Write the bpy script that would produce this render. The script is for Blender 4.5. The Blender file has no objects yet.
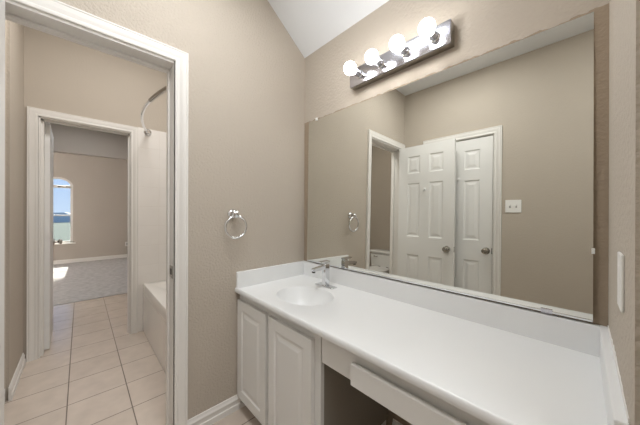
import bpy, bmesh, math, random
from mathutils import Vector, Matrix
random.seed(7)
scene = bpy.context.scene
COL = scene.collection
PI = math.pi
def R(d): return math.radians(d)

# ---------------------------------------------------------------- camera
CX, CY, CH = 1.5035, -1.2643, 1.237
yaw, pitch, roll = R(46.348), R(-0.0253), R(0.1642)
F = Vector((-math.sin(yaw)*math.cos(pitch), math.cos(yaw)*math.cos(pitch), math.sin(pitch)))
Rv = Vector((math.cos(yaw), math.sin(yaw), 0)); Uv = Rv.cross(F)
Rc = math.cos(roll)*Rv + math.sin(roll)*Uv
Uc = math.cos(roll)*Uv - math.sin(roll)*Rv
cd = bpy.data.cameras.new('camera'); cam = bpy.data.objects.new('camera', cd); COL.objects.link(cam)
cam.matrix_world = Matrix(((Rc.x, Uc.x, -F.x, CX), (Rc.y, Uc.y, -F.y, CY), (Rc.z, Uc.z, -F.z, CH), (0, 0, 0, 1)))
cd.sensor_width = 36; cd.sensor_fit = 'HORIZONTAL'; cd.lens = 36*251.04/640; cd.clip_start = 0.02
scene.camera = cam

# ---------------------------------------------------------------- sky
w = bpy.data.worlds.new('sky'); scene.world = w; w.use_nodes = True
nt = w.node_tree; nt.nodes.clear()
tc = nt.nodes.new('ShaderNodeTexCoord'); sx = nt.nodes.new('ShaderNodeSeparateXYZ')
rp = nt.nodes.new('ShaderNodeValToRGB'); bg = nt.nodes.new('ShaderNodeBackground'); ow = nt.nodes.new('ShaderNodeOutputWorld')
rp.color_ramp.elements[0].position = 0.0; rp.color_ramp.elements[0].color = (.56, .68, .85, 1)
rp.color_ramp.elements[1].position = 0.45; rp.color_ramp.elements[1].color = (.22, .40, .78, 1)
e = rp.color_ramp.elements.new(0.12); e.color = (.42, .58, .86, 1)
nt.links.new(tc.outputs['Generated'], sx.inputs[0]); nt.links.new(sx.outputs['Z'], rp.inputs[0])
nt.links.new(rp.outputs[0], bg.inputs[0]); nt.links.new(bg.outputs[0], ow.inputs[0])
bg.inputs[1].default_value = 0.8

# ---------------------------------------------------------------- sun and added fill lamps
def lamp(name, kind, loc, energy, color, rot=None, size=None, sizey=None):
    d = bpy.data.lights.new(name, kind); o = bpy.data.objects.new(name, d); COL.objects.link(o)
    o.location = loc; d.energy = energy; d.color = color
    if rot is not None: o.rotation_euler = rot
    if size:
        d.size = size
        if sizey: d.shape = 'RECTANGLE'; d.size_y = sizey
    return o
sun = lamp('sun', 'SUN', (-12, -1, 10), 7.0, (1, .95, .86))
sun.rotation_euler = Vector((1, -.02, -.95)).to_track_quat('-Z', 'Y').to_euler()
sun.data.angle = R(.6)
BULB_STRENGTH = 13.0
lamp('fill_light_vanity', 'AREA', (.68, -.93, 2.708), 9.5, (.96, .98, 1), (0, 0, 0), .5, .35)  # added fill just under the ceiling, no fixture here
lamp('fill_light_side_room', 'AREA', (2.5, -.9, 2.60), 15, (.95, .975, 1), (0, R(12), 0), 1.0, 1.0)  # unseen fill lamp added to brighten the vanity from the right
lamp('fill_light_tub_room', 'AREA', (-.60, -.95, 2.97), 13.5, (1, .985, .965), (0, 0, 0), .5, .5)  # invented fill for the tub room, kept out of view
lamp('fill_light_corridor', 'AREA', (-2.5, -1.3, 2.43), 4, (.93, .97, 1), (0, 0, 0), .5, .5)  # extra fill put in for the corridor, not a real fixture
lamp('fill_light_bedroom', 'AREA', (-5.2, -3.95, 1.35), 95, (.93, .96, 1), (R(-90), 0, 0), 1.6, 1.5)  # added fill for the bedroom; the wall behind it has no window
scene.view_settings.view_transform = 'Standard'; scene.view_settings.look = 'None'
scene.view_settings.exposure = 0.6; scene.view_settings.gamma = 1.0; scene.view_settings.use_curve_mapping = False

# ---------------------------------------------------------------- materials
def s2l(c):
    return tuple((v/255/12.92 if v/255 <= .04045 else ((v/255+.055)/1.055)**2.4) for v in c) + (1,)
def mat(name, col, rough=.5, metal=0, spec=.5, bump=None, coat=0):
    m = bpy.data.materials.new(name); m.use_nodes = True; t = m.node_tree; b = t.nodes['Principled BSDF']
    b.inputs['Base Color'].default_value = s2l(col); b.inputs['Roughness'].default_value = rough
    b.inputs['Metallic'].default_value = metal; b.inputs['Specular IOR Level'].default_value = spec
    b.inputs['Coat Weight'].default_value = coat
    tcn = t.nodes.new('ShaderNodeTexCoord')
    n = t.nodes.new('ShaderNodeTexNoise'); n.inputs['Scale'].default_value = 3.0; n.inputs['Detail'].default_value = 3
    t.links.new(tcn.outputs['Object'], n.inputs['Vector'])
    mr = t.nodes.new('ShaderNodeMapRange'); mr.inputs['To Min'].default_value = .97; mr.inputs['To Max'].default_value = 1.03
    t.links.new(n.outputs['Fac'], mr.inputs['Value'])
    mx = t.nodes.new('ShaderNodeMix'); mx.data_type = 'RGBA'; mx.blend_type = 'MULTIPLY'; mx.inputs['Factor'].default_value = 1
    mx.inputs['A'].default_value = s2l(col); t.links.new(mr.outputs[0], mx.inputs['B']); t.links.new(mx.outputs['Result'], b.inputs['Base Color'])
    if bump:
        sc, st, dist = bump
        nb = t.nodes.new('ShaderNodeTexNoise'); nb.inputs['Scale'].default_value = sc; nb.inputs['Detail'].default_value = 3
        t.links.new(tcn.outputs['Object'], nb.inputs['Vector'])
        bp = t.nodes.new('ShaderNodeBump'); bp.inputs['Strength'].default_value = st; bp.inputs['Distance'].default_value = dist
        t.links.new(nb.outputs['Fac'], bp.inputs['Height']); t.links.new(bp.outputs[0], b.inputs['Normal'])
    return m
WALL = (189, 179, 166)
M = {}
M['wall'] = mat('taupe_wall_paint', WALL, .75, spec=.25, bump=(85, .75, .006))
M['wall3'] = mat('taupe_wall_paint_smooth', WALL, .75, spec=.25, bump=(80, .3, .004))
M['wall2'] = mat('bedroom_wall_paint', (192, 183, 173), .8, spec=.2, bump=(95, .4, .003))
M['ceil'] = mat('white_ceiling_paint', (237, 240, 243), .85, spec=.2, bump=(70, .3, .003))
M['trim'] = mat('white_trim_paint', (232, 229, 224), .38)
M['door'] = mat('white_door_paint', (233, 232, 229), .4)
M['cab'] = mat('cabinet_paint', (229, 228, 225), .42)
M['marble'] = mat('white_cultured_marble', (234, 235, 235), .3, spec=.5)
M['chrome'] = mat('chrome', (225, 226, 228), .08, 1)
M['plate'] = mat('polished_chrome_plate', (205, 205, 214), .16, 1)
M['nickel'] = mat('satin_nickel', (170, 165, 158), .25, 1)
M['dark'] = mat('dark_metal', (70, 66, 60), .4, 1)
M['plastic'] = mat('white_plastic', (240, 239, 236), .35)
M['slot'] = mat('dark_slot', (40, 38, 36), .6)
M['grey_slot'] = mat('grey_slot', (150, 148, 145), .5)
M['porcelain'] = mat('white_porcelain', (240, 240, 238), .12)
M['tub'] = mat('tub_enamel', (238, 234, 228), .14)
M['apron'] = mat('glossy_apron_enamel', (238, 234, 228), .05, spec=.7, coat=.6)
M['caulk'] = mat('white_caulk', (236, 234, 230), .5)
M['inside'] = mat('taupe_cabinet_board', (150, 144, 134), .6)  # darker board tone for the knee space side and the drawer box
M['grass'] = mat('grass', (84, 94, 78), .9)
M['hill'] = mat('distant_hill', (206, 212, 214), .9)  # distance haze is put into this pale colour
M['leaf'] = mat('foliage', (70, 96, 58), .9)

def tile_mat(name, c1, c2, grout, bw, bh, mortar, off=(0, 0, 0), rough=.3, plane='xy', bumpd=.0012, mottled=.06):
    m = bpy.data.materials.new(name); m.use_nodes = True; t = m.node_tree; b = t.nodes['Principled BSDF']
    tcn = t.nodes.new('ShaderNodeTexCoord'); mp = t.nodes.new('ShaderNodeMapping')
    t.links.new(tcn.outputs['Object'], mp.inputs[0])
    mp.vector_type = 'POINT'; mp.inputs['Location'].default_value = off
    src = mp.outputs[0]
    if plane != 'xy':
        sp = t.nodes.new('ShaderNodeSeparateXYZ'); cb = t.nodes.new('ShaderNodeCombineXYZ')
        t.links.new(src, sp.inputs[0]); t.links.new(sp.outputs['Y' if plane == 'yz' else 'X'], cb.inputs[0]); t.links.new(sp.outputs['Z'], cb.inputs[1])
        src = cb.outputs[0]
    br = t.nodes.new('ShaderNodeTexBrick'); br.offset = 0; br.squash = 1
    br.inputs['Scale'].default_value = 1; br.inputs['Brick Width'].default_value = bw; br.inputs['Row Height'].default_value = bh
    br.inputs['Mortar Size'].default_value = mortar; br.inputs['Mortar Smooth'].default_value = .25; br.inputs['Bias'].default_value = 0
    br.inputs['Color1'].default_value = s2l(c1); br.inputs['Color2'].default_value = s2l(c2); br.inputs['Mortar'].default_value = s2l(grout)
    t.links.new(src, br.inputs['Vector'])
    n = t.nodes.new('ShaderNodeTexNoise'); n.inputs['Scale'].default_value = 9; n.inputs['Detail'].default_value = 5
    t.links.new(tcn.outputs['Object'], n.inputs['Vector'])
    mr = t.nodes.new('ShaderNodeMapRange'); mr.inputs['From Min'].default_value = .3; mr.inputs['From Max'].default_value = .7
    mr.inputs['To Min'].default_value = 1-mottled; mr.inputs['To Max'].default_value = 1+mottled
    t.links.new(n.outputs['Fac'], mr.inputs['Value'])
    mx = t.nodes.new('ShaderNodeMix'); mx.data_type = 'RGBA'; mx.blend_type = 'MULTIPLY'; mx.inputs['Factor'].default_value = 1
    t.links.new(br.outputs['Color'], mx.inputs['A']); t.links.new(mr.outputs[0], mx.inputs['B']); t.links.new(mx.outputs['Result'], b.inputs['Base Color'])
    mr2 = t.nodes.new('ShaderNodeMapRange'); mr2.inputs['To Min'].default_value = rough; mr2.inputs['To Max'].default_value = .8
    t.links.new(br.outputs['Fac'], mr2.inputs['Value']); t.links.new(mr2.outputs[0], b.inputs['Roughness'])
    bp = t.nodes.new('ShaderNodeBump'); bp.inputs['Strength'].default_value = .6; bp.inputs['Distance'].default_value = bumpd; bp.invert = True
    t.links.new(br.outputs['Fac'], bp.inputs['Height']); t.links.new(bp.outputs[0], b.inputs['Normal'])
    return m
M['floor'] = tile_mat('beige_floor_tile', (209, 195, 182), (204, 190, 177), (128, 116, 106), .3005, .3005, .0035, (.1630+1.5025*4, .1218+1.5025*2, 0), .2)
M['surround_yz'] = tile_mat('white_wall_tile', (238, 234, 229), (236, 232, 227), (227, 222, 216), .2032, .2032, .0022, (.7, .838+.02, .13), .16, 'yz', mottled=.01)
M['surround_xz'] = tile_mat('white_wall_tile_long', (238, 234, 229), (236, 232, 227), (227, 222, 216), .2032, .2032, .0022, (1.7, .9, .13), .16, 'xz', mottled=.01)

def wallB_mat():
    # two paints: the fresh taupe coat, and an older browner coat left in a band behind and beside the mirror
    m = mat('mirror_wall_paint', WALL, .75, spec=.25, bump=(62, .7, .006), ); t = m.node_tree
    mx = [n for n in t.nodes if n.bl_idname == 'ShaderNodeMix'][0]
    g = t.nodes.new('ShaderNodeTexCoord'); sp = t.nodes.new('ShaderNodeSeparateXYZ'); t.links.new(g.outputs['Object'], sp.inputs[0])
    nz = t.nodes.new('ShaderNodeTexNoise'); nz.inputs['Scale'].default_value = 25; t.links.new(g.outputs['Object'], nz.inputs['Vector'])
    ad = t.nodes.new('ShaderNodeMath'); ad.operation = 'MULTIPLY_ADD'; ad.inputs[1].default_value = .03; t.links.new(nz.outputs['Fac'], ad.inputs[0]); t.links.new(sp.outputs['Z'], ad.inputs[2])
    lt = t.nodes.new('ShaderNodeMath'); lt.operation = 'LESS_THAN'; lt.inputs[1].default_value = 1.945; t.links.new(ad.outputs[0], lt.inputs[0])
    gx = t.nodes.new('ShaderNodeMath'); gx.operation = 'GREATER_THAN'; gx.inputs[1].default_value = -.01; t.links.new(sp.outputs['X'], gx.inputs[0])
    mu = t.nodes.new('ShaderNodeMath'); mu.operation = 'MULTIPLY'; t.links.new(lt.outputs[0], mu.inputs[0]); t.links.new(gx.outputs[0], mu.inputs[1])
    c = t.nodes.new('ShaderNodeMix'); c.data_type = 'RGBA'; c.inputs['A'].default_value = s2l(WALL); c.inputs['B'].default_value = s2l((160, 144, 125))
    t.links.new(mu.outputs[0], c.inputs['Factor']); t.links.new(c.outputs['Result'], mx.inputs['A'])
    return m
M['wallB'] = wallB_mat()

def carpet_mat():
    m = mat('grey_carpet', (196, 193, 192), .95, spec=.1, bump=(90, .7, .008)); t = m.node_tree
    n = [x for x in t.nodes if x.bl_idname == 'ShaderNodeTexNoise'][0]; n.inputs['Scale'].default_value = 14; n.inputs['Detail'].default_value = 6
    r = [x for x in t.nodes if x.bl_idname == 'ShaderNodeMapRange'][0]; r.inputs['From Min'].default_value = .35; r.inputs['From Max'].default_value = .65
    r.inputs['To Min'].default_value = .88; r.inputs['To Max'].default_value = 1.1
    return m
M['carpet'] = carpet_mat()
def glass_mat():
    m = bpy.data.materials.new('window_glass'); m.use_nodes = True; t = m.node_tree; t.nodes.clear()
    o = t.nodes.new('ShaderNodeOutputMaterial'); tr = t.nodes.new('ShaderNodeBsdfTransparent'); gl = t.nodes.new('ShaderNodeBsdfGlossy')
    gl.inputs['Roughness'].default_value = .02; fr = t.nodes.new('ShaderNodeFresnel'); fr.inputs[0].default_value = 1.3
    mx = t.nodes.new('ShaderNodeMixShader'); t.links.new(fr.outputs[0], mx.inputs[0]); t.links.new(tr.outputs[0], mx.inputs[1]); t.links.new(gl.outputs[0], mx.inputs[2])
    t.links.new(mx.outputs[0], o.inputs[0]); tr.inputs[0].default_value = (.95, .97, .98, 1)
    return m
M['glass'] = glass_mat()
def mirror_mat():
    m = mat('silvered_mirror', (226, 226, 220), .004, 1); return m
M['mirror'] = mirror_mat()
def bulb_mat():
    m = bpy.data.materials.new('lit_bulb_glass'); m.use_nodes = True; t = m.node_tree; b = t.nodes['Principled BSDF']
    b.inputs['Base Color'].default_value = (.9, .9, .88, 1); b.inputs['Emission Color'].default_value = (1, .99, .975, 1)
    b.inputs['Emission Strength'].default_value = BULB_STRENGTH
    return m
M['bulb'] = bulb_mat()

# ---------------------------------------------------------------- mesh helpers
class MB:
    def __init__(s): s.bm = bmesh.new()
    def box(s, a, b, bev=0, seg=2):
        t = bmesh.new(); bmesh.ops.create_cube(t, size=1)
        a, b = Vector(a), Vector(b)
        for v in t.verts: v.co = Vector(((a[i]+b[i])/2 + v.co[i]*(b[i]-a[i])) for i in range(3))
        if bev: bmesh.ops.bevel(t, geom=t.edges[:], offset=bev, segments=seg, profile=.5, affect='EDGES')
        s.add(t); return s
    def add(s, t, mtx=None):
        if mtx is not None: bmesh.ops.transform(t, matrix=mtx, verts=t.verts)
        me = bpy.data.meshes.new('tmp'); t.to_mesh(me); s.bm.from_mesh(me); bpy.data.meshes.remove(me); t.free(); return s
    def lathe(s, prof, base, axis, n=32, caps=True):
        # prof = [(radius, height)], turned about the axis through base
        axis = Vector(axis).normalized(); q = axis.to_track_quat('Z', 'Y').to_matrix()
        rings = []
        for r, h in prof:
            if r < 1e-6: rings.append([s.bm.verts.new(Vector(base)+q @ Vector((0, 0, h)))])
            else: rings.append([s.bm.verts.new(Vector(base)+q @ Vector((r*math.cos(2*PI*k/n), r*math.sin(2*PI*k/n), h))) for k in range(n)])
        for A, B in zip(rings, rings[1:]):
            for k in range(n):
                k2 = (k+1) % n
                if len(A) == 1 and len(B) == 1: continue
                if len(A) == 1: s.bm.faces.new((A[0], B[k2], B[k])) if False else s.bm.faces.new((A[0], B[k], B[k2]))
                elif len(B) == 1: s.bm.faces.new((A[k], A[k2], B[0]))
                else: s.bm.faces.new((A[k], A[k2], B[k2], B[k]))
        if caps:
            if len(rings[0]) > 1: s.bm.faces.new(rings[0][::-1])
            if len(rings[-1]) > 1: s.bm.faces.new(rings[-1])
        return s
    def tube(s, pts, r, n=14, closed=False):
        pts = [Vector(p) for p in pts]; N = len(pts); rings = []
        up = None
        for i, p in enumerate(pts):
            if closed: d = pts[(i+1) % N]-pts[i-1]
            else: d = pts[min(i+1, N-1)]-pts[max(i-1, 0)]
            d.normalize()
            if up is None: up = d.orthogonal().normalized()
            up = (up - d*up.dot(d)).normalized(); sd = d.cross(up)
            rr = r[i] if isinstance(r, (list, tuple)) else r
            rings.append([s.bm.verts.new(p+rr*(math.cos(2*PI*k/n)*up+math.sin(2*PI*k/n)*sd)) for k in range(n)])
        rng = range(N) if closed else range(N-1)
        for i in rng:
            A, B = rings[i], rings[(i+1) % N]
            for k in range(n): s.bm.faces.new((A[k], A[(k+1) % n], B[(k+1) % n], B[k]))
        if not closed: s.bm.faces.new(rings[0][::-1]); s.bm.faces.new(rings[-1])
        return s
    def prism(s, poly, vec):
        # extrude a closed polygon (3D points) along vec
        vec = Vector(vec); A = [s.bm.verts.new(Vector(p)) for p in poly]; B = [s.bm.verts.new(Vector(p)+vec) for p in poly]
        n = len(A); s.bm.faces.new(A[::-1]); s.bm.faces.new(B)
        for k in range(n): s.bm.faces.new((A[k], A[(k+1) % n], B[(k+1) % n], B[k]))
        return s
    def loft(s, rings, cap0=True, cap1=True):
        V = [[s.bm.verts.new(Vector(p)) for p in r] for r in rings]; n = len(V[0])
        for A, B in zip(V, V[1:]):
            for k in range(n): s.bm.faces.new((A[k], A[(k+1) % n], B[(k+1) % n], B[k]))
        if cap0: s.bm.faces.new(V[0][::-1])
        if cap1: s.bm.faces.new(V[-1])
        return s
    def build(s, name, m, parent=None, smooth=False, origin=None):
        bmesh.ops.recalc_face_normals(s.bm, faces=s.bm.faces[:])
        if smooth:
            for f in s.bm.faces: f.smooth = True
            for e in s.bm.edges:
                if len(e.link_faces) == 2 and e.calc_face_angle(0) > R(38): e.smooth = False
        me = bpy.data.meshes.new(name); 
        o = bpy.data.objects.new(name, me); COL.objects.link(o)
        if parent is not None:
            o.parent = parent
            off = -parent.location if parent.parent is None else -(parent.location+parent.parent.location)
            if parent.rotation_euler.z == 0 and parent.get('_local', 0) == 0:
                bmesh.ops.translate(s.bm, vec=off, verts=s.bm.verts)
        elif origin is not None:
            bmesh.ops.translate(s.bm, vec=-Vector(origin), verts=s.bm.verts); o.location = origin
        s.bm.to_mesh(me); s.bm.free(); me.materials.append(M[m])
        return o
def tag(o, label, cat, group=None, kind=None):
    o['label'] = label; o['category'] = cat
    if group: o['group'] = group
    if kind: o['kind'] = kind
    return o
def thing(name, label, cat, loc=(0, 0, 0), group=None, kind=None):
    o = bpy.data.objects.new(name, None); COL.objects.link(o); o.location = loc; o.empty_display_size = .05
    return tag(o, label, cat, group, kind)
def struct(name, mb, m, label, cat, smooth=False):
    return tag(mb.build(name, m, None, smooth), label, cat, kind='structure')
def copy_tree(o, dloc):
    c = o.copy(); COL.objects.link(c); c.location = o.location+Vector(dloc)
    for ch in list(o.children):
        k = ch.copy(); COL.objects.link(k); k.parent = c
        for g in list(ch.children):
            d = g.copy(); COL.objects.link(d); d.parent = k
    return c

# ---------------------------------------------------------------- dimensions
W = 1.5618; D = -1.5927; HB = 2.4394; HD = 2.713; YS = -.358   # alcove width, door wall, low and high ceiling, end of slope
TH = .12
# ---------------------------------------------------------------- floor and ceilings
struct('floor', MB().box((-3.29, -2.6, -.08), (3.5, .12, 0)), 'floor', 'beige square floor tiles running from the vanity through the tub room', 'floor')
struct('floor_bedroom', MB().box((-7.12, -4.1, -.08), (-3.29, 1.2, .008)), 'carpet', 'grey bedroom carpet beyond the far doorway', 'carpet')
c = MB()
c.prism([(0, 0, HB), (0, YS, HD), (0, D-.1, HD), (0, D-.1, HD+.08), (0, YS-.03, HD+.08), (0, .1, HB+.06), (0, .1, HB), ], (3.5, 0, 0))
struct('ceiling', c, 'ceil', 'white ceiling sloping up from above the mirror wall', 'ceiling')
struct('ceiling_tub_room', MB().box((-1.78, -2.6, 3.0), (-.06, .12, 3.06)), 'ceil', 'white flat ceiling of the tub room', 'ceiling')
struct('ceiling_bedroom', MB().box((-7.12, -4.1, 2.95), (-3.30, 1.2, 3.0)).box((-3.29, -2.6, 2.46), (-1.70, .12, 2.52)), 'ceil', 'white ceiling of the bedroom beyond', 'ceiling')

# ---------------------------------------------------------------- walls
OY0, OY1, OZ = -1.52, -.905, 2.04          # near doorway in wall_left
wl = MB()
wl.box((-TH, OY1, 0), (0, .12, 3.05)); wl.box((-TH, -2.6, 0), (0, OY0, 3.05)); wl.box((-TH, OY0, OZ), (0, OY1, 3.05))
struct('wall_left', wl, 'wall', 'taupe textured wall with the near doorway and the towel ring', 'wall')
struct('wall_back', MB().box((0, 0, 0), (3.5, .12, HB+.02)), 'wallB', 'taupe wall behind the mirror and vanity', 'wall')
wr = MB()
t = bmesh.new(); bmesh.ops.create_cube(t, size=1)
for v in t.verts: v.co = Vector((W+.06+v.co.x*.12, -.313+v.co.y*.626, 1.33+v.co.z*2.66))
ed = [e for e in t.edges if abs(e.verts[0].co.z-e.verts[1].co.z) > 1 and e.verts[0].co.y < -.5]
bmesh.ops.bevel(t, geom=ed, offset=.012, segments=4, affect='EDGES'); wr.add(t)
struct('wall_right', wr, 'wall', 'short taupe wing wall closing the right end of the vanity', 'wall', True)
DX0, DX1 = .305, .918                        # closet doorway in wall_front
wf = MB()
wf.box((0, D-TH, 0), (DX0, D, HD+.06)); wf.box((DX1, D-TH, 0), (3.5, D, HD+.06)); wf.box((DX0, D-TH, OZ), (DX1, D, HD+.06))
wf.box((DX0-.1, D-TH-.02, 0), (DX1+.1, D-TH, OZ+.1))
struct('wall_front', wf, 'wall3', 'taupe wall opposite the mirror with a closed door, seen in the mirror', 'wall')
struct('wall_side_room', MB().box((3.38, D, 0), (3.5, 0, HD+.06)), 'wall', 'taupe end wall of the space beside the vanity', 'wall')
XF = -1.66; FY0, FY1 = -1.52, -.90            # far doorway
wt = MB()
wt.box((XF-TH, FY1, 0), (XF, .12, 3.05)); wt.box((XF-TH, -2.6, 0), (XF, FY0, 3.05)); wt.box((XF-TH, FY0, OZ), (XF, FY1, 3.05))
struct('wall_tub_far', wt, 'wall3', 'taupe far wall of the tub room around the far doorway', 'wall')
t = bmesh.new(); bmesh.ops.create_cube(t, size=1)
for v in t.verts: v.co = Vector(((XF-1.08)/2+v.co.x*(-1.08-XF), -2.1+v.co.y*.996, 1.525+v.co.z*3.05))
ed = [e for e in t.edges if abs(e.verts[0].co.z-e.verts[1].co.z) > 1 and e.verts[0].co.y > -1.8 and e.verts[0].co.x > -1.2]
bmesh.ops.bevel(t, geom=ed, offset=.02, segments=5, affect='EDGES')
struct('wall_tub_left', MB().add(t), 'wall', 'taupe wall with rounded corner at the left of the far doorway', 'wall', True)
struct('wall_tub_back', MB().box((XF, 0, 0), (-TH, .12, 3.05)), 'wall', 'taupe wall along the long side of the bathtub', 'wall')
struct('wall_toilet', MB().box((-1.08, -2.6, 0), (-TH, -2.48, 3.05)), 'wall', 'taupe wall behind the toilet', 'wall')
# corridor and bedroom
struct('wall_corridor_left', MB().box((-3.42, -2.42, 0), (XF-TH, -2.3, 2.46)), 'wall2', 'left wall of the corridor behind the far door', 'wall')
struct('wall_corridor_right', MB().box((-3.42, -.62, 0), (XF-TH, -.5, 2.46)), 'wall2', 'right wall of the corridor behind the far door', 'wall')
hd = MB(); hd.prism([(-3.27, -2.3, 2.03), (-3.27, -.62, 2.035), (-3.31, -.62, 2.035), (-3.52, -2.3, 2.03)], (0, 0, .95))
hd.box((-3.42, -4.1, 0), (-3.30, -2.42, 2.97)); hd.box((-3.42, -.5, 0), (-3.30, 1.2, 2.97))
struct('wall_bedroom_near', hd, 'wall2', 'taupe header and wall where the corridor opens into the bedroom', 'wall')
XB = -7.0; WY0, WY1, WS, WA, WSP = -1.92, -1.396, .49, 2.055, 1.85     # arched window
YC, HW = (WY0+WY1)/2, (WY1-WY0)/2
wb = MB()
wb.box((XB-TH, -4.1, 0), (XB, WY0, 2.97)); wb.box((XB-TH, WY1, 0), (XB, 1.2, 2.97)); wb.box((XB-TH, WY0, 0), (XB, WY1, WS))
NA = 24
def arch(y): return WSP+(WA-WSP)*math.sqrt(max(0, 1-((y-YC)/HW)**2))
ys = [YC-HW*math.cos(PI*k/NA) for k in range(NA+1)]
wb.prism([(XB-TH, WY0, 2.97)]+[(XB-TH, y, arch(y)) for y in ys]+[(XB-TH, WY1, 2.97)], (TH, 0, 0))
struct('wall_bedroom_far', wb, 'wall2', 'taupe bedroom wall with the arched window', 'wall')
struct('wall_bedroom_left', MB().box((-7.0, -4.1, 0), (-3.42, -3.98, 2.97)), 'wall2', 'left wall of the bedroom', 'wall')
struct('wall_bedroom_right', MB().box((-7.0, 1.08, 0), (-3.42, 1.2, 2.97)), 'wall2', 'right wall of the bedroom', 'wall')

# bathtub tile surround
def surround():
    s = MB().box((XF, -.838, 0), (XF+.010, -.01, 2.108), .004)
    o = struct('trim_tub_tile_far', s, 'surround_yz', 'white wall tile above the end of the bathtub beside the far doorway', 'wall tile')
    struct('trim_tub_tile_long', MB().box((XF+.01, -.010, .47), (-TH, 0, 2.108), .003), 'surround_xz', 'white wall tile along the long side of the bathtub', 'wall tile')
    struct('trim_tub_tile_near', MB().box((-TH-.010, -.838, 0), (-TH, -.01, 2.108), .003), 'surround_yz', 'white wall tile at the near end of the bathtub', 'wall tile')
surround()

# ---------------------------------------------------------------- profiles: casing, baseboard
CAS = [(0, 0), (0, .009), (.004, .012), (.012, .013), (.017, .010), (.022, .010), (.03, .015), (.044, .0185), (.05, .0185), (.053, .014), (.056, .017), (.0615, .017), (.0625, .0)]
def casing(origin, udir, ndir, u0, u1, top, name='casing', parent=None):
    # U-shaped moulding round a doorway: u runs along the wall, n out of it
    o, u, n = Vector(origin), Vector(udir), Vector(ndir); z = Vector((0, 0, 1)); mb = MB(); rows = []
    for wv, tk in CAS:
        rows.append([mb.bm.verts.new(o+u*(u0-wv)+n*tk), mb.bm.verts.new(o+u*(u0-wv)+n*tk+z*(top+wv)),
                     mb.bm.verts.new(o+u*(u1+wv)+n*tk+z*(top+wv)), mb.bm.verts.new(o+u*(u1+wv)+n*tk)])
    for A, B in zip(rows, rows[1:]+rows[:1]):
        for k in range(3): mb.bm.faces.new((A[k], A[k+1], B[k+1], B[k]))
    mb.bm.faces.new([r[0] for r in rows]); mb.bm.faces.new([r[3] for r in rows][::-1])
    return mb.build(name, 'trim', parent, True)
BBP = [(0, 0), (.016, 0), (.016, .030), (.0155, .034), (.011, .037), (.0105, .056), (.0125, .060), (.0125, .066), (.010, .070), (.0065, .074), (.006, .082), (.004, .088), (0, .0895)]
def baseboard(name, p0, p1, ndir, label, m='trim'):
    p0, p1, n = Vector(p0), Vector(p1), Vector(ndir)
    mb = MB().prism([p0+n*a+Vector((0, 0, b)) for a, b in BBP], p1-p0)
    return struct(name, mb, m, label, 'baseboard', True)

# near doorway
t1 = thing('trim_1', 'white moulded frame of the near doorway at the left of the photo', 'door frame', (0, OY0, 0), kind='structure')
jt = .018
casing((0, 0, 0), (0, 1, 0), (1, 0, 0), OY0-.002+.0, OY1+.004, OZ, 'casing', t1)
casing((-TH, 0, 0), (0, 1, 0), (-1, 0, 0), OY0-.002, OY1+.004, OZ, 'casing', t1)
j = MB(); j.box((-TH, OY1-.001, 0), (0, OY1+.005, OZ)).box((-TH, OY0-.002, 0), (0, OY0+.004, OZ)).box((-TH, OY0, OZ-.012), (0, OY1, OZ+.003))
j.build('jamb', 'trim', t1)
j = MB(); j.box((-.118, OY1-.010, 0), (-.08, OY1-.001, OZ-.012), .002).box((-.118, OY0+.004, 0), (-.08, OY0+.016, OZ-.012), .002).box((-.118, OY0, OZ-.024), (-.08, OY1, OZ-.012), .002)
j.build('door_stop', 'trim', t1)
sp = MB().box((-.070, OY1-.0035, .880), (-.012, OY1-.001, .946), .0008); sp_o = sp.build('strike_plate', 'nickel', t1)
hole = MB().box((-.054, OY1-.0040, .897), (-.030, OY1-.0030, .929)); hole.build('latch_hole', 'slot', sp_o)

# closet doorway in wall_front
t2 = thing('trim_2', 'white moulded frame of the closed door reflected in the mirror', 'door frame', (DX0, D, 0), kind='structure')
casing((0, D, 0), (1, 0, 0), (0, 1, 0), DX0-.002, DX1+.003, OZ, 'casing', t2)
j = MB(); j.box((DX0-.002, D-TH, 0), (DX0+.004, D, OZ)).box((DX1-.004, D-TH, 0), (DX1+.004, D, OZ)).box((DX0, D-TH, OZ-.006), (DX1, D, OZ+.004))
j.box((DX0+.004, D-.08, 0), (DX0+.016, D-.045, OZ-.006)).box((DX1-.016, D-.08, 0), (DX1-.004, D-.045, OZ-.006)).box((DX0, D-.08, OZ-.018), (DX1, D-.045, OZ-.006))
j.build('jamb', 'trim', t2)

# far doorway
t3 = thing('trim_3', 'white moulded frame of the far doorway leading to the bedroom', 'door frame', (XF, FY0, 0), kind='structure')
casing((XF, 0, 0), (0, 1, 0), (1, 0, 0), FY0-.002, FY1+.002, OZ, 'casing', t3)
casing((XF-TH, 0, 0), (0, 1, 0), (-1, 0, 0), FY0-.002, FY1+.002, OZ, 'casing', t3)
j = MB(); j.box((XF-TH, FY1-.003, 0), (XF, FY1+.003, OZ)).box((XF-TH, FY0-.003, 0), (XF, FY0+.010, OZ)).box((XF-TH, FY0, OZ-.01), (XF, FY1, OZ+.003))
j.box((XF-.075, FY1-.014, 0), (XF-.04, FY1-.003, OZ-.01)).box((XF-.118, FY0+.010, 0), (XF-.04, FY0+.026, OZ-.01)).box((XF-.075, FY0, OZ-.022), (XF-.04, FY1, OZ-.01))
j.build('jamb', 'trim', t3)

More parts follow.
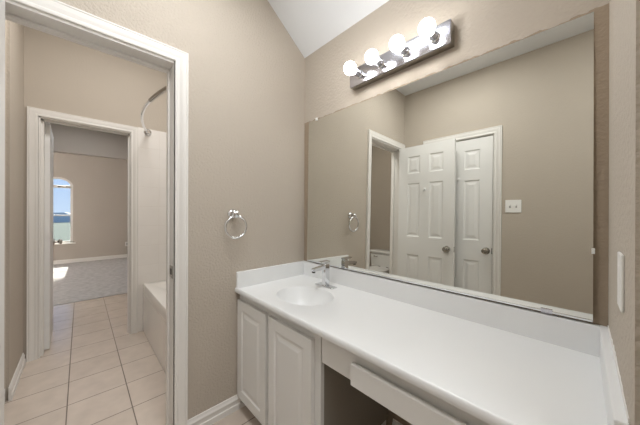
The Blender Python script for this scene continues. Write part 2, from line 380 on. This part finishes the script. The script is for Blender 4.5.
baseboard('baseboard_left', (0, OY1+.0665, 0), (0, -.47, 0), (1, 0, 0), 'white baseboard between the near doorway and the vanity cabinet')
baseboard('baseboard_back', (.775, 0, 0), (W, 0, 0), (0, -1, 0), 'white baseboard at the back of the knee space')
baseboard('baseboard_right', (W, 0, 0), (W, -.61, 0), (-1, 0, 0), 'white baseboard along the wing wall')
baseboard('baseboard_front', (DX1+.066, D, 0), (3.38, D, 0), (0, 1, 0), 'white baseboard to the right of the closed door')
baseboard('baseboard_tub_left', (XF+.02, -1.602, 0), (-1.075, -1.602, 0), (0, 1, 0), 'white baseboard beside the far doorway in the tub room')
baseboard('baseboard_toilet_side', (-1.08, -1.615, 0), (-1.08, -2.48, 0), (1, 0, 0), 'white baseboard turning the rounded corner towards the toilet')
baseboard('baseboard_toilet_back', (-1.08, -2.48, 0), (-TH, -2.48, 0), (0, 1, 0), 'white baseboard behind the toilet')
baseboard('baseboard_bedroom_far', (XB, -3.98, .008), (XB, 1.08, .008), (1, 0, 0), 'white baseboard along the far bedroom wall under the window')

# ---------------------------------------------------------------- panelled leaves
def panel_mesh(wd, ht, th, panels, rec=.007, m1=.010, m2=.014, fld=.022, both=True, edge=.0015, raise_=.002):
    # a leaf in local x (width), z (height), centred in y, with raised panels in moulded recesses
    mb = MB(); bm = mb.bm
    xs = sorted({0, wd} | {p[0] for p in panels} | {p[2] for p in panels}); zs = sorted({0, ht} | {p[1] for p in panels} | {p[3] for p in panels})
    def quad(*c): bm.faces.new([bm.verts.new(Vector(v)) for v in c])
    for sgn in ((-1, 1) if both else (-1,)):
        y0 = sgn*th/2
        for i in range(len(xs)-1):
            for k in range(len(zs)-1):
                a, b, c_, d = xs[i], zs[k], xs[i+1], zs[k+1]
                inp = any(p[0]-1e-6 <= a and c_ <= p[2]+1e-6 and p[1]-1e-6 <= b and d <= p[3]+1e-6 for p in panels)
                if not inp: quad((a, y0, b), (c_, y0, b), (c_, y0, d), (a, y0, d))
        for (a, b, c_, d) in panels:
            seq = [(0, 0), (m1*.5, rec*.45), (m1, rec), (m1+m2, rec), (m1+m2+fld, raise_)]
            rings = [[(a+i_, y0-sgn*dp, b+i_), (c_-i_, y0-sgn*dp, b+i_), (c_-i_, y0-sgn*dp, d-i_), (a+i_, y0-sgn*dp, d-i_)] for i_, dp in seq]
            for A, B in zip(rings, rings[1:]):
                for k in range(4): quad(A[k], A[(k+1) % 4], B[(k+1) % 4], B[k])
            quad(*rings[-1])
    h = th/2
    quad((0, -h, 0), (0, h, 0), (0, h, ht), (0, -h, ht)); quad((wd, -h, 0), (wd, h, 0), (wd, h, ht), (wd, -h, ht))
    quad((0, -h, 0), (wd, -h, 0), (wd, h, 0), (0, h, 0)); quad((0, -h, ht), (wd, -h, ht), (wd, h, ht), (0, h, ht))
    if not both: quad((0, h, 0), (wd, h, 0), (wd, h, ht), (0, h, ht))
    bmesh.ops.remove_doubles(bm, verts=bm.verts[:], dist=1e-5)
    return mb
def six_panels(wd):
    st, mid = .108*wd/.61, .105*wd/.61
    a, b = st, (wd-mid)/2; c_, d = (wd+mid)/2, wd-st
    out = []
    for z0, z1 in ((.22, .80), (1.0, 1.60), (1.71, 1.905)):
        out += [(a, z0, b, z1), (c_, z0, d, z1)]
    return out
def knob(parent, x, y, z, sgn, name='knob'):
    k = MB().lathe([(.033, 0), (.033, .004), (.030, .008), (.013, .011), (.011, .030), (.016, .036), (.025, .044), (.028, .052), (.026, .060), (.016, .066), (0, .068)], (x, y, z), (0, sgn, 0), 28)
    return k.build(name, 'nickel', parent, True)
def hinge(parent, x, y, z):
    mb = MB().lathe([(.006, -.045), (.006, .045)], (x, y, z), (0, 0, 1), 12); mb.box((x-.026, y-.0015, z-.044), (x, y+.0015, z+.044), .0004)
    return mb.build('hinge', 'door', parent, True)
def hook(parent, x, y, z, sgn):
    mb = MB().lathe([(.017, 0), (.017, .004), (.007, .007), (.006, .022), (.012, .027), (.012, .033), (0, .036)], (x, y, z), (0, sgn, 0), 14)
    mb.tube([(x, y+sgn*.004, z-.008), (x, y+sgn*.02, z-.02), (x, y+sgn*.03, z-.012)], .005, 8)
    return mb.build('robe_hook', 'plastic', parent, True)
LW = .606; LT = .035
def leaf(name, label, loc, kind='structure'):
    r = thing(name, label, 'door', loc, kind=kind)
    return r
# door_1: open leaf folded back against wall_front; local leaf spans +x
d1 = leaf('door_1', 'white six panel door standing open, nearest the doorway in the mirror', (.006, -1.4875, .012))
def add_leaf(root, rot=None, hooky=None):
    mb = panel_mesh(LW, 2.018, LT, six_panels(LW))
    o = mb.bm
    bmesh.ops.translate(o, vec=root.location, verts=o.verts)
    return mb.build('door_leaf', 'door', root)
add_leaf(d1)
for s_ in (1, -1): knob(d1, .551, -1.4875+s_*LT/2, .91, s_)
for z in (.25, 1.05, 1.85): hinge(d1, .003, -1.4875-.5*LT-.004, z)
hook(d1, .312, -1.470, 1.535, 1)
ed_ = MB().box((.6115, -1.4965, .882), (.6135, -1.4785, .938), .0005); ed_.build('latch_plate', 'nickel', d1)
# door_2: closed leaf in wall_front
d2 = leaf('door_2', 'white six panel closed door, right of the open door in the mirror', (DX0+.0055, D-.022, .012))
mb = panel_mesh(DX1-DX0-.013, 2.016, LT, six_panels(.60)); bmesh.ops.translate(mb.bm, vec=d2.location, verts=mb.bm.verts); mb.build('door_leaf', 'door', d2)
knob(d2, .862, D-.0045, .918, 1)
hook(d2, .607, D-.0045, 1.632, 1)
lp = MB().box((DX1-.0105, D-.012, .892), (DX1-.0045, D+.002, .948)); lp.build('latch_plate', 'dark', d2)
# door_3: far leaf swung into the corridor (built along -x)
d3 = leaf('door_3', 'white panel door seen edge on, swung open through the far doorway', (XF-TH-.008, -1.4805, .012))
mb = panel_mesh(LW, 2.018, LT, six_panels(LW)); bmesh.ops.rotate(mb.bm, cent=(0, 0, 0), matrix=Matrix.Rotation(PI+R(1.0), 3, 'Z'), verts=mb.bm.verts)
bmesh.ops.translate(mb.bm, vec=d3.location, verts=mb.bm.verts); mb.build('door_leaf', 'door', d3)
for s_ in (1, -1): knob(d3, XF-TH-.008-.548, -1.4775-.010+s_*LT/2, .92, s_)
for z in (.25, 1.05, 1.85):
    hm = MB().box((XF-TH-.007, -1.4975, z-.045), (XF-TH-.0055, -1.4635, z+.045), .0003); hm.lathe([(.006, -.046), (.006, .046)], (XF-TH-.004, -1.5045, z), (0, 0, 1), 12)
    hm.build('hinge', 'door', d3, True)

# ---------------------------------------------------------------- mirror
tl, yw = R(.839), R(.067)
Mn = Vector((math.sin(yw), -math.cos(yw)*math.cos(tl), math.sin(tl))).normalized()
MO = Vector((.76, -.018, .876))
def my(x, z): return MO.y-(Mn.x*(x-MO.x)+Mn.z*(z-MO.z))/Mn.y
MX0, MX1, MZ0, MZ1 = .0551, 1.5273, .876, 1.9225
mr_ = thing('wall_mirror', 'large frameless mirror above the white vanity top', 'mirror', (.79, 0, MZ0))
g = MB()
fr = [Vector((x, my(x, z), z)) for x, z in ((MX0, MZ0), (MX1, MZ0), (MX1, MZ1), (MX0, MZ1))]
g.prism(fr, -Mn*.0045)
g.build('glass', 'mirror', mr_)
ch = MB().box((MX0+.002, -.0205, .8705), (MX1-.001, -.0160, MZ0+.0008)); ch.build('bottom_channel', 'chrome', mr_)
def clip(x, z, dx, dz, m):
    y = my(x, z); b = MB().box((x-dx, y-.005, z-dz), (x+dx, min(y+.012, -.0005), z+dz), .001); return b.build('clip', m, mr_)
clip(.143, MZ1+.003, .009, .010, 'plastic'); clip(1.411, MZ0, .016, .008, 'plate'); clip(MX1, 1.109, .004, .009, 'plastic')

# ---------------------------------------------------------------- vanity light
vl = thing('vanity_light', 'chrome four bulb light bar above the mirror', 'wall light', (.8, 0, 2.06))
LX0, LX1, LZ0, LZ1 = .496, 1.088, 2.011, 2.120
b = MB().box((LX0+.001, -.0445, LZ0+.001), (LX1-.001, 0, LZ1-.001), .002); b.build('housing', 'nickel', vl)
b = MB().box((LX0, -.052, LZ0), (LX1, -.045, LZ1), .004, 3); b.build('face_plate', 'plate', vl, True)
for k in range(4):
    x = .575+.1475*k; z = 2.067
    s_ = MB().lathe([(.025, .0515), (.025, .056), (.019, .060), (.019, .090), (.021, .094), (.021, .104), (.0165, .105)], (x, 0, z), (0, -1, 0), 28).build('socket', 'chrome', vl, True)
    r = .0362; cy = .142; pr = [(.013, .100), (.015, .108)]
    for q in range(0, 15):
        a = -PI/2+R(24)+(PI-R(24))*q/14; pr.append((max(0, r*math.cos(a)), cy+r*math.sin(a)))
    pr[-1] = (0, cy+r)
    bl = MB().lathe(pr, (x, 0, z), (0, -1, 0), 32).build('bulb', 'bulb', vl, True)

# ---------------------------------------------------------------- vanity cabinet
HC = .7602; YF = -.532
vc = thing('vanity_cabinet', 'white two door vanity cabinet under the sink', 'cabinet', (.38, -.27, 0))
CW = .743
b = MB()
zt_ = HC-.0275
b.box((.001, YF+.0205, .075), (.016, -.001, zt_)).box((.0165, YF+.021, .0755), (CW-.0165, -.013, .092)).box((.0165, -.012, .0765), (CW-.0165, -.001, .70))
b.box((.001, YF, .075), (.03, YF+.02, zt_)).box((.70, YF, .075), (CW, YF+.02, zt_)).box((.30, YF, .1101), (.40, YF+.02, .6599)).box((.0301, YF, .075), (.6999, YF+.02, .11)).box((.0301, YF, .66), (.6999, YF+.02, zt_))
b.build('cabinet_frame', 'cab', vc)
MB().box((CW-.016, YF+.0205, .075), (CW-.0005, -.001, zt_)).build('side_panel', 'inside', vc)
b = MB().box((.002, YF+.07, 0), (CW-.001, YF+.085, .075)).box((CW-.016, YF+.085, 0), (CW, -.02, .075)); b.build('toe_kick', 'cab', vc)
for x0, x1 in ((.012, .338), (.368, .706)):
    wd = x1-x0; ht = .692-.088
    p = panel_mesh(wd, ht, .02, [(.052, .055, wd-.052, ht-.055)], rec=.006, m1=.007, m2=.010, fld=.022, both=False, raise_=.001)
    ed2 = [e for e in p.bm.edges if all(abs(v.co.y+.01) < 1e-5 for v in e.verts) and (all(abs(v.co.x) < 1e-5 or abs(v.co.x-wd) < 1e-5 for v in e.verts) and abs(e.verts[0].co.x-e.verts[1].co.x) < 1e-5 or all(abs(v.co.z) < 1e-5 or abs(v.co.z-ht) < 1e-5 for v in e.verts) and abs(e.verts[0].co.z-e.verts[1].co.z) < 1e-5)]
    bmesh.ops.bevel(p.bm, geom=ed2, offset=.005, segments=2, affect='EDGES')
    bmesh.ops.translate(p.bm, vec=(x0, YF-.0105, .088), verts=p.bm.verts)
    p.build('cabinet_door', 'cab', vc)
# knee space apron with drawer
ap = thing('knee_space_drawer', 'white shallow drawer in the apron over the knee space', 'drawer', (1.16, -.27, .6))
b = MB().box((CW+.0035, YF+.004, .607), (.925, YF+.018, HC-.0275)).box((.9255, YF+.001, .66), (W-.1005, YF+.018, HC-.0275)).box((W-.10, YF, .605), (W-.001, YF+.018, HC-.0275))
b.build('apron_rail', 'cab', ap)
dr = MB()
pts = [(YF-.002, .611), (YF-.022, .611), (YF-.022, .686), (YF-.017, .691), (YF-.009, .691), (YF-.004, .680), (YF-.002, .680)]
dr.prism([(.922, y, z) for y, z in pts], (.53, 0, 0)); dr.build('drawer_front', 'cab', ap)
b = MB().box((.93, YF+.019, .612), (.94, -.08, .69)).box((1.44, YF+.019, .612), (1.45, -.08, .69)).box((.94, YF+.019, .612), (1.44, -.08, .618)).box((.93, -.08, .612), (1.45, -.07, .69)).box((.93, YF-.002, .612), (1.45, YF+.0, .655)).box((.93, YF-.0, .612), (.94, YF+.019, .65)).box((1.44, YF-.0, .612), (1.45, YF+.019, .65))
b.build('drawer_box', 'inside', ap)

# ---------------------------------------------------------------- countertop
ct = thing('vanity_countertop', 'long white one piece vanity top with oval sink and splash rims', 'countertop', (.78, -.28, HC))
BX, BY, RX, RY = .384, -.318, .186, .147
YB, YFr = -.0, -.5520
b = MB(); bm = b.bm
X0, X1 = .0005, W-.0005
angs = sorted(set([2*PI*k/96 for k in range(96)] + [math.atan2(y-BY, x-BX) % (2*PI) for x in (X0, X1) for y in (YFr, YB)]))
def rect_pt(a):
    dx, dy = math.cos(a), math.sin(a); ts = []
    if dx > 1e-9: ts.append((X1-BX)/dx)
    if dx < -1e-9: ts.append((X0-BX)/dx)
    if dy > 1e-9: ts.append((YB-BY)/dy)
    if dy < -1e-9: ts.append((YFr-BY)/dy)
    tt = min(ts); return Vector((BX+dx*tt, BY+dy*tt, HC))
def ell(a, rx, ry, z, off=(0, 0)):
    k = 1/math.sqrt((math.cos(a)/rx)**2+(math.sin(a)/ry)**2); return Vector((BX+off[0]+k*math.cos(a), BY+off[1]+k*math.sin(a), z))
rings = [[rect_pt(a)+Vector((0, 0, -.0265)) for a in angs], [rect_pt(a) for a in angs]]
def deck(a, rx, ry, z):
    p = ell(a, rx, ry, z); q = rect_pt(a)
    if p.y < YFr+.004 or p.x < X0+.004 or p.y > YB-.004:
        q2 = q+(Vector((BX, BY, HC))-q)*.01*(1+ (0.29-rx)*20); return Vector((q2.x, q2.y, HC if rx > .285 else z))
    return p
rings.append([deck(a, .289, .252, HC) for a in angs]); rings.append([deck(a, .282, .246, HC-.0022) for a in angs])
for dr_, dz in ((.005, -.0024), (.001, -.0038), (-.003, -.0105), (-.009, -.026), (-.022, -.048), (-.042, -.078), (-.072, -.105), (-.105, -.120), (-.128, -.126)):
    rings.append([ell(a, RX+dr_, max(.02, RY+dr_*(.9 if dr_ < -.1 else 1)), HC+dz, (0, .0)) for a in angs])
V = [[bm.verts.new(p) for p in r] for r in rings]; n = len(angs)
for A, B in zip(V, V[1:]):
    for k in range(n): bm.faces.new((A[k], A[(k+1) % n], B[(k+1) % n], B[k]))
bm.faces.new(V[-1])
top = b.build('counter_surface', 'marble', ct, True)
# front nosing with a small drip lip
prof = [(YFr+.0, HC-.020), (YFr, HC), (YFr-.0015, HC+.0032), (YFr-.0045, HC+.0048), (YFr-.008, HC+.0044), (YFr-.0115, HC+.001), (YFr-.0136, HC-.008), (YFr-.0136, HC-.016), (YFr-.012, HC-.023), (YFr-.007, HC-.0265), (YFr+.0, HC-.0265)]
MB().prism([(X0, y, z) for y, z in prof], (X1-X0, 0, 0)).build('front_nosing', 'marble', ct, True)
BT = HC+.1015
MB().box((.0185, -.021, HC-.004), (W-.0185, -.0005, BT), .003).build('back_splash', 'marble', ct)
MB().box((.0005, YFr-.006, HC-.004), (.0195, -.0005, BT), .003).build('side_splash', 'marble', ct)
MB().box((W-.0195, YFr-.008, HC-.004), (W-.0005, -.0005, BT), .003).build('side_splash', 'marble', ct)
# uneven caulk bead on the wing wall
ck = MB(); tp = []
N = 40
for k in range(N+1):
    y = -.002-(.552)*k/N; tp.append((W-.002, y, BT+.004+.010*random.random()*(1 if k % 3 else .3)+.010*math.sin(PI*min(1, k/N*1.1))))
ck.prism(tp+[(W-.002, -.554, BT-.01), (W-.002, -.002, BT-.01)], (.0018, 0, 0)).build('caulk_bead', 'caulk', ct)
dn = MB().lathe([(.0, .004), (.012, .005), (.014, .003), (.021, .0025), (.023, .0), (.023, -.004)], (BX, BY, HC-.1245), (0, 0, 1), 28)
dn.build('drain', 'chrome', ct, True)

# ---------------------------------------------------------------- faucet
FX, FYY = .352, -.112; zt = HC-.0022
fa = thing('faucet', 'chrome single lever faucet behind the oval sink', 'faucet', (FX, FYY, zt))
MB().box((FX-.078, FYY-.026, zt), (FX+.078, FYY+.026, zt+.007), .0025, 3).build('base_plate', 'chrome', fa, True)
MB().box((FX-.0165, FYY-.022, zt+.006), (FX+.0165, FYY+.020, zt+.146), .004, 3).build('body', 'chrome', fa, True)
def swp(y0, y1, z0a, z0b, z1a, z1b, hw):
    return [(FX-hw, y0, z0a), (FX+hw, y0, z0a), (FX+hw, y0, z0b), (FX-hw, y0, z0b)], [(FX-hw, y1, z1a), (FX+hw, y1, z1a), (FX+hw, y1, z1b), (FX-hw, y1, z1b)]
A, B = swp(FYY-.015, FYY-.120, zt+.112, zt+.140, zt+.114, zt+.130, .0155)
s_ = MB().loft([A, B]); bmesh.ops.bevel(s_.bm, geom=s_.bm.edges[:], offset=.003, segments=2, affect='EDGES'); spout = s_.build('spout', 'chrome', fa, True)
MB().lathe([(.010, 0), (.011, -.001), (.011, -.010), (.0, -.011)], (FX, FYY-.107, zt+.115), (0, 0, 1), 20).build('aerator', 'dark', spout, True)
MB().box((FX-.0145, FYY-.019, zt+.145), (FX+.0145, FYY+.017, zt+.154), .002).build('cartridge_neck', 'chrome', fa)
A, B = swp(FYY+.022, FYY-.062, zt+.153, zt+.166, zt+.160, zt+.168, .0165)
s_ = MB().loft([A, B]); bmesh.ops.bevel(s_.bm, geom=s_.bm.edges[:], offset=.002, segments=2, affect='EDGES'); s_.build('lever', 'chrome', fa, True)

# ---------------------------------------------------------------- towel ring
TY, TZ = -.585, 1.225
tr = thing('towel_ring', 'round chrome towel ring on the taupe wall beside the doorway', 'towel ring', (0, TY, TZ))
MB().lathe([(.030, 0), (.030, .006), (.026, .013), (.018, .018), (.015, .03), (.017, .040), (.022, .046), (.022, .060), (.014, .067), (0, .068)], (0, TY, TZ), (1, 0, 0), 30).build('post', 'chrome', tr, True)
rc = Vector((.052, TY+.003, TZ-.078)); rr = .066
MB().tube([rc+Vector((.004*math.cos(2*PI*k/64), rr*math.sin(2*PI*k/64), rr*math.cos(2*PI*k/64))) for k in range(64)], .0066, 12, True).build('ring', 'chrome', tr, True)

# ---------------------------------------------------------------- switch plates and outlet
sw = thing('light_switch', 'white double toggle switch plate reflected in the mirror, right of the doors', 'light switch', (1.070, D, 1.343))
MB().box((1.070-.0585, D, 1.343-.0575), (1.070+.0585, D+.006, 1.343+.0575), .003).build('cover_plate', 'plastic', sw)
for dx in (-.023, .023):
    MB().box((1.070+dx-.0055, D+.0058, 1.343-.0125), (1.070+dx+.0055, D+.0066, 1.343+.0125)).build('toggle_slot', 'grey_slot', sw)
    k = MB().prism([(1.070+dx-.004, D+.006, 1.343-.005), (1.070+dx-.004, D+.006, 1.343+.006), (1.070+dx-.004, D+.018, 1.343+.011), (1.070+dx-.004, D+.018, 1.343+.004)], (.008, 0, 0)).build('toggle', 'plastic', sw)
ss = thing('wall_switch', 'white switch plate seen edge on, on the wing wall above the counter end', 'light switch', (W, -.433, 1.093))
MB().box((W-.0055, -.468, 1.035), (W, -.398, 1.152), .0022).build('cover_plate', 'plastic', ss)
MB().box((W-.0065, -.449, 1.06), (W-.005, -.417, 1.127), .0007).build('rocker', 'plastic', ss)
ou = thing('wall_outlet', 'small white outlet low on the far bedroom wall', 'outlet', (XB, -.354, .37))
MB().box((XB, -.354-.036, .37-.058), (XB+.006, -.354+.036, .37+.058), .002).build('cover_plate', 'plastic', ou)
for dz in (-.02, .02): MB().box((XB+.0055, -.354-.014, .37+dz-.014), (XB+.0075, -.354+.014, .37+dz+.014), .003).build('socket', 'grey_slot', ou)

# ---------------------------------------------------------------- bathtub
tb = thing('bathtub', 'white alcove bathtub in the tub room', 'bathtub', (-.89, -.4, 0))
TX0, TX1, TY0, TY1, TZT = XF+.0105, -TH-.0105, -.795, -.0105, .497
b = MB(); cx, cy = (TX0+TX1)/2, (TY0+TY1)/2
def rrect(hx, hy, r, z, n=10, oy=0):
    out = []
    for sxx, syy, a0 in ((1, 1, 0), (-1, 1, PI/2), (-1, -1, PI), (1, -1, 3*PI/2)):
        for k in range(n+1):
            a = a0+PI/2*k/n; out.append((cx+sxx*(hx-r)+r*math.cos(a), cy+oy+syy*(hy-r)+r*math.sin(a), z))
    return out
hx, hy = (TX1-TX0)/2, (TY1-TY0)/2
b.loft([rrect(hx, hy, .004, .40), rrect(hx, hy, .004, TZT-.012), rrect(hx-.004, hy-.004, .008, TZT-.003), rrect(hx-.012, hy-.012, .012, TZT), rrect(hx-.26, hy-.115, .13, TZT), rrect(hx-.27, hy-.127, .13, TZT-.008), rrect(hx-.28, hy-.14, .13, TZT-.10), rrect(hx-.32, hy-.165, .12, TZT-.33), rrect(hx-.36, hy-.20, .12, TZT-.38), rrect(hx-.4, hy-.27, .06, TZT-.385)], cap0=False)
b.build('basin', 'tub', tb, True)
MB().box((TX0, TY0+.0005, 0), (TX1, TY0+.018, .405), .004).build('apron', 'apron', tb)
MB().lathe([(.03, 0), (.03, .004), (.022, .007), (0, .008)], (-.42, -.40, TZT-.384), (0, 0, 1), 20).build('drain', 'chrome', tb, True)

# curved shower rod
sr = thing('shower_curtain_rod', 'curved chrome shower rod above the bathtub', 'shower rod', (-.89, -.757, 2.07))
def rod(x):
    t_ = (x+.89)/.77; return Vector((x, -.757-.138*max(0, 1-abs(t_)**1.9), 2.07))
xs = [-.89-.735*math.cos(PI*k/56) for k in range(57)]
xs = [max(-1.645, min(-.135, x)) for x in xs]
pl = [Vector((XF+.012, -.757, 2.07))]+[rod(x) for x in xs if -1.62 < x < -.16]+[Vector((-TH-.012, -.757, 2.07))]
k = [i for i, v in enumerate(pl) if v.x < -.70][-1]
MB().tube(pl[:k+2], .0125, 16).build('rod', 'chrome', sr, True)
MB().tube(pl[k:], .0148, 16).build('rod_sleeve', 'nickel', sr, True)
for x, s_ in ((XF+.010, 1), (-TH-.010, -1)):
    MB().lathe([(.036, 0), (.036, .004), (.030, .012), (.018, .018), (.017, .034), (0, .035)], (x, -.757, 2.07), (s_, 0, 0), 26).build('flange', 'chrome', sr, True)

# ---------------------------------------------------------------- toilet (glimpsed in the mirror through the near doorway)
TXC = -.66; TYW = -2.466
to = thing('toilet', 'white toilet glimpsed in the mirror through the doorway', 'toilet', (TXC, -2.1, 0))
def oval(cxx, cyy, rx, ry, z, n=36, front=1.0):
    out = []
    for k in range(n):
        a = 2*PI*k/n; y = math.sin(a); out.append((cxx+rx*math.cos(a), cyy+(ry*front if y > 0 else ry)*y, z))
    return out
yb = -2.02
b = MB().loft([oval(TXC, yb-.05, .105, .20, 0), oval(TXC, yb-.05, .10, .195, .03), oval(TXC, yb-.04, .095, .17, .15), oval(TXC, yb-.02, .13, .20, .26), oval(TXC, yb, .175, .24, .36), oval(TXC, yb, .183, .25, .395), oval(TXC, yb, .18, .245, .405), oval(TXC, yb, .13, .19, .405), oval(TXC, yb, .12, .175, .35), oval(TXC, yb-.02, .06, .09, .22)])
b.box((TXC-.11, TYW+.02, .30), (TXC+.11, yb-.16, .405), .015); b.build('bowl', 'porcelain', to, True)
tk = MB().loft([[(TXC-.235, TYW+.01, .405), (TXC+.235, TYW+.01, .405), (TXC+.235, -2.24, .405), (TXC-.235, -2.24, .405)], [(TXC-.25, TYW+.01, .655), (TXC+.25, TYW+.01, .655), (TXC+.25, -2.225, .655), (TXC-.25, -2.225, .655)]])
bmesh.ops.bevel(tk.bm, geom=tk.bm.edges[:], offset=.02, segments=4, affect='EDGES'); tk.build('tank', 'porcelain', to, True)
MB().box((TXC-.26, TYW+.005, .655), (TXC+.26, -2.212, .692), .010, 3).build('tank_lid', 'porcelain', to, True)
MB().loft([oval(TXC, yb+.005, .185, .245, .407), oval(TXC, yb+.005, .187, .247, .425), oval(TXC, yb+.005, .18, .24, .445), oval(TXC, yb+.005, .10, .14, .450)]).build('seat_lid', 'plastic', to, True)
for dx in (-.07, .07): MB().box((TXC+dx-.022, -2.262, .407), (TXC+dx+.022, -2.225, .452), .006).build('seat_hinge', 'nickel', to, True)
b = MB().lathe([(.012, 0), (.012, .012), (0, .013)], (TXC-.16, -2.226, .60), (0, 1, 0), 16); b.box((TXC-.165, -2.216, .592), (TXC-.09, -2.208, .606), .003); b.build('flush_lever', 'chrome', to, True)

# ---------------------------------------------------------------- bedroom window and outdoors
w1 = thing('window_1', 'arched white framed window in the bedroom beyond', 'window', (XB-.06, YC, WS), kind='structure')
fw = .045; fx0, fx1 = XB-.085, XB-.035
def aoff(k, off): 
    a = PI*k/NA; return (YC-(HW-off)*math.cos(a), WSP+(WA-WSP-off)*math.sin(a))
b = MB(); b.box((fx0, WY0, WS), (fx1, WY0+fw, WSP)).box((fx0, WY1-fw, WS), (fx1, WY1, WSP)).box((fx0, WY0, WS), (fx1, WY1, WS+fw))
for k in range(NA):
    y0, z0 = aoff(k, 0); y1, z1 = aoff(k+1, 0); y2, z2 = aoff(k+1, fw); y3, z3 = aoff(k, fw)
    b.prism([(fx0, y0, z0), (fx0, y1, z1), (fx0, y2, z2), (fx0, y3, z3)], (fx1-fx0, 0, 0))
b.build('window_frame', 'trim', w1)
MB().box((fx0+.005, WY0+fw, 1.800), (fx1+.006, WY1-fw, 1.862), .003).build('transom_rail', 'trim', w1)
MB().box((fx0+.005, WY0+fw, 1.135), (fx1+.003, WY1-fw, 1.165), .003).build('meeting_rail', 'trim', w1)
pg = MB(); pg.prism([(XB-.062, YC-(HW-.02)*math.cos(PI*k/NA), WSP+(WA-WSP-.02)*math.sin(PI*k/NA)) for k in range(NA+1)]+[(XB-.062, WY1-.02, WS+.02), (XB-.062, WY0+.02, WS+.02)], (.004, 0, 0))
pg.build('pane', 'glass', w1)
MB().box((fx1-.001, WY0-.05, WS-.022), (XB+.055, WY1+.05, WS+.004), .005).build('window_sill', 'trim', w1)
MB().box((fx1+.006, WY1-.26, 1.812), (fx1+.02, WY1-.11, 1.85), .004).build('sash_lock', 'nickel', w1)
struct('ground_outside', MB().box((-150, -80, -3.1), (-7.2, 60, -3.0)), 'grass', 'green lawn far below the bedroom window', 'ground')
hm = MB()
hp = [(-140, -90+6*k, -3+3.5+2.0*math.sin(k*.7)+1.2*math.sin(k*1.9)) for k in range(26)]
hm.prism([(-140, -90, -3)]+hp+[(-140, 60, -3)], (-30, 0, 0)); struct('hills_outside', hm, 'hill', 'hazy blue hills beyond the bedroom window', 'hills')
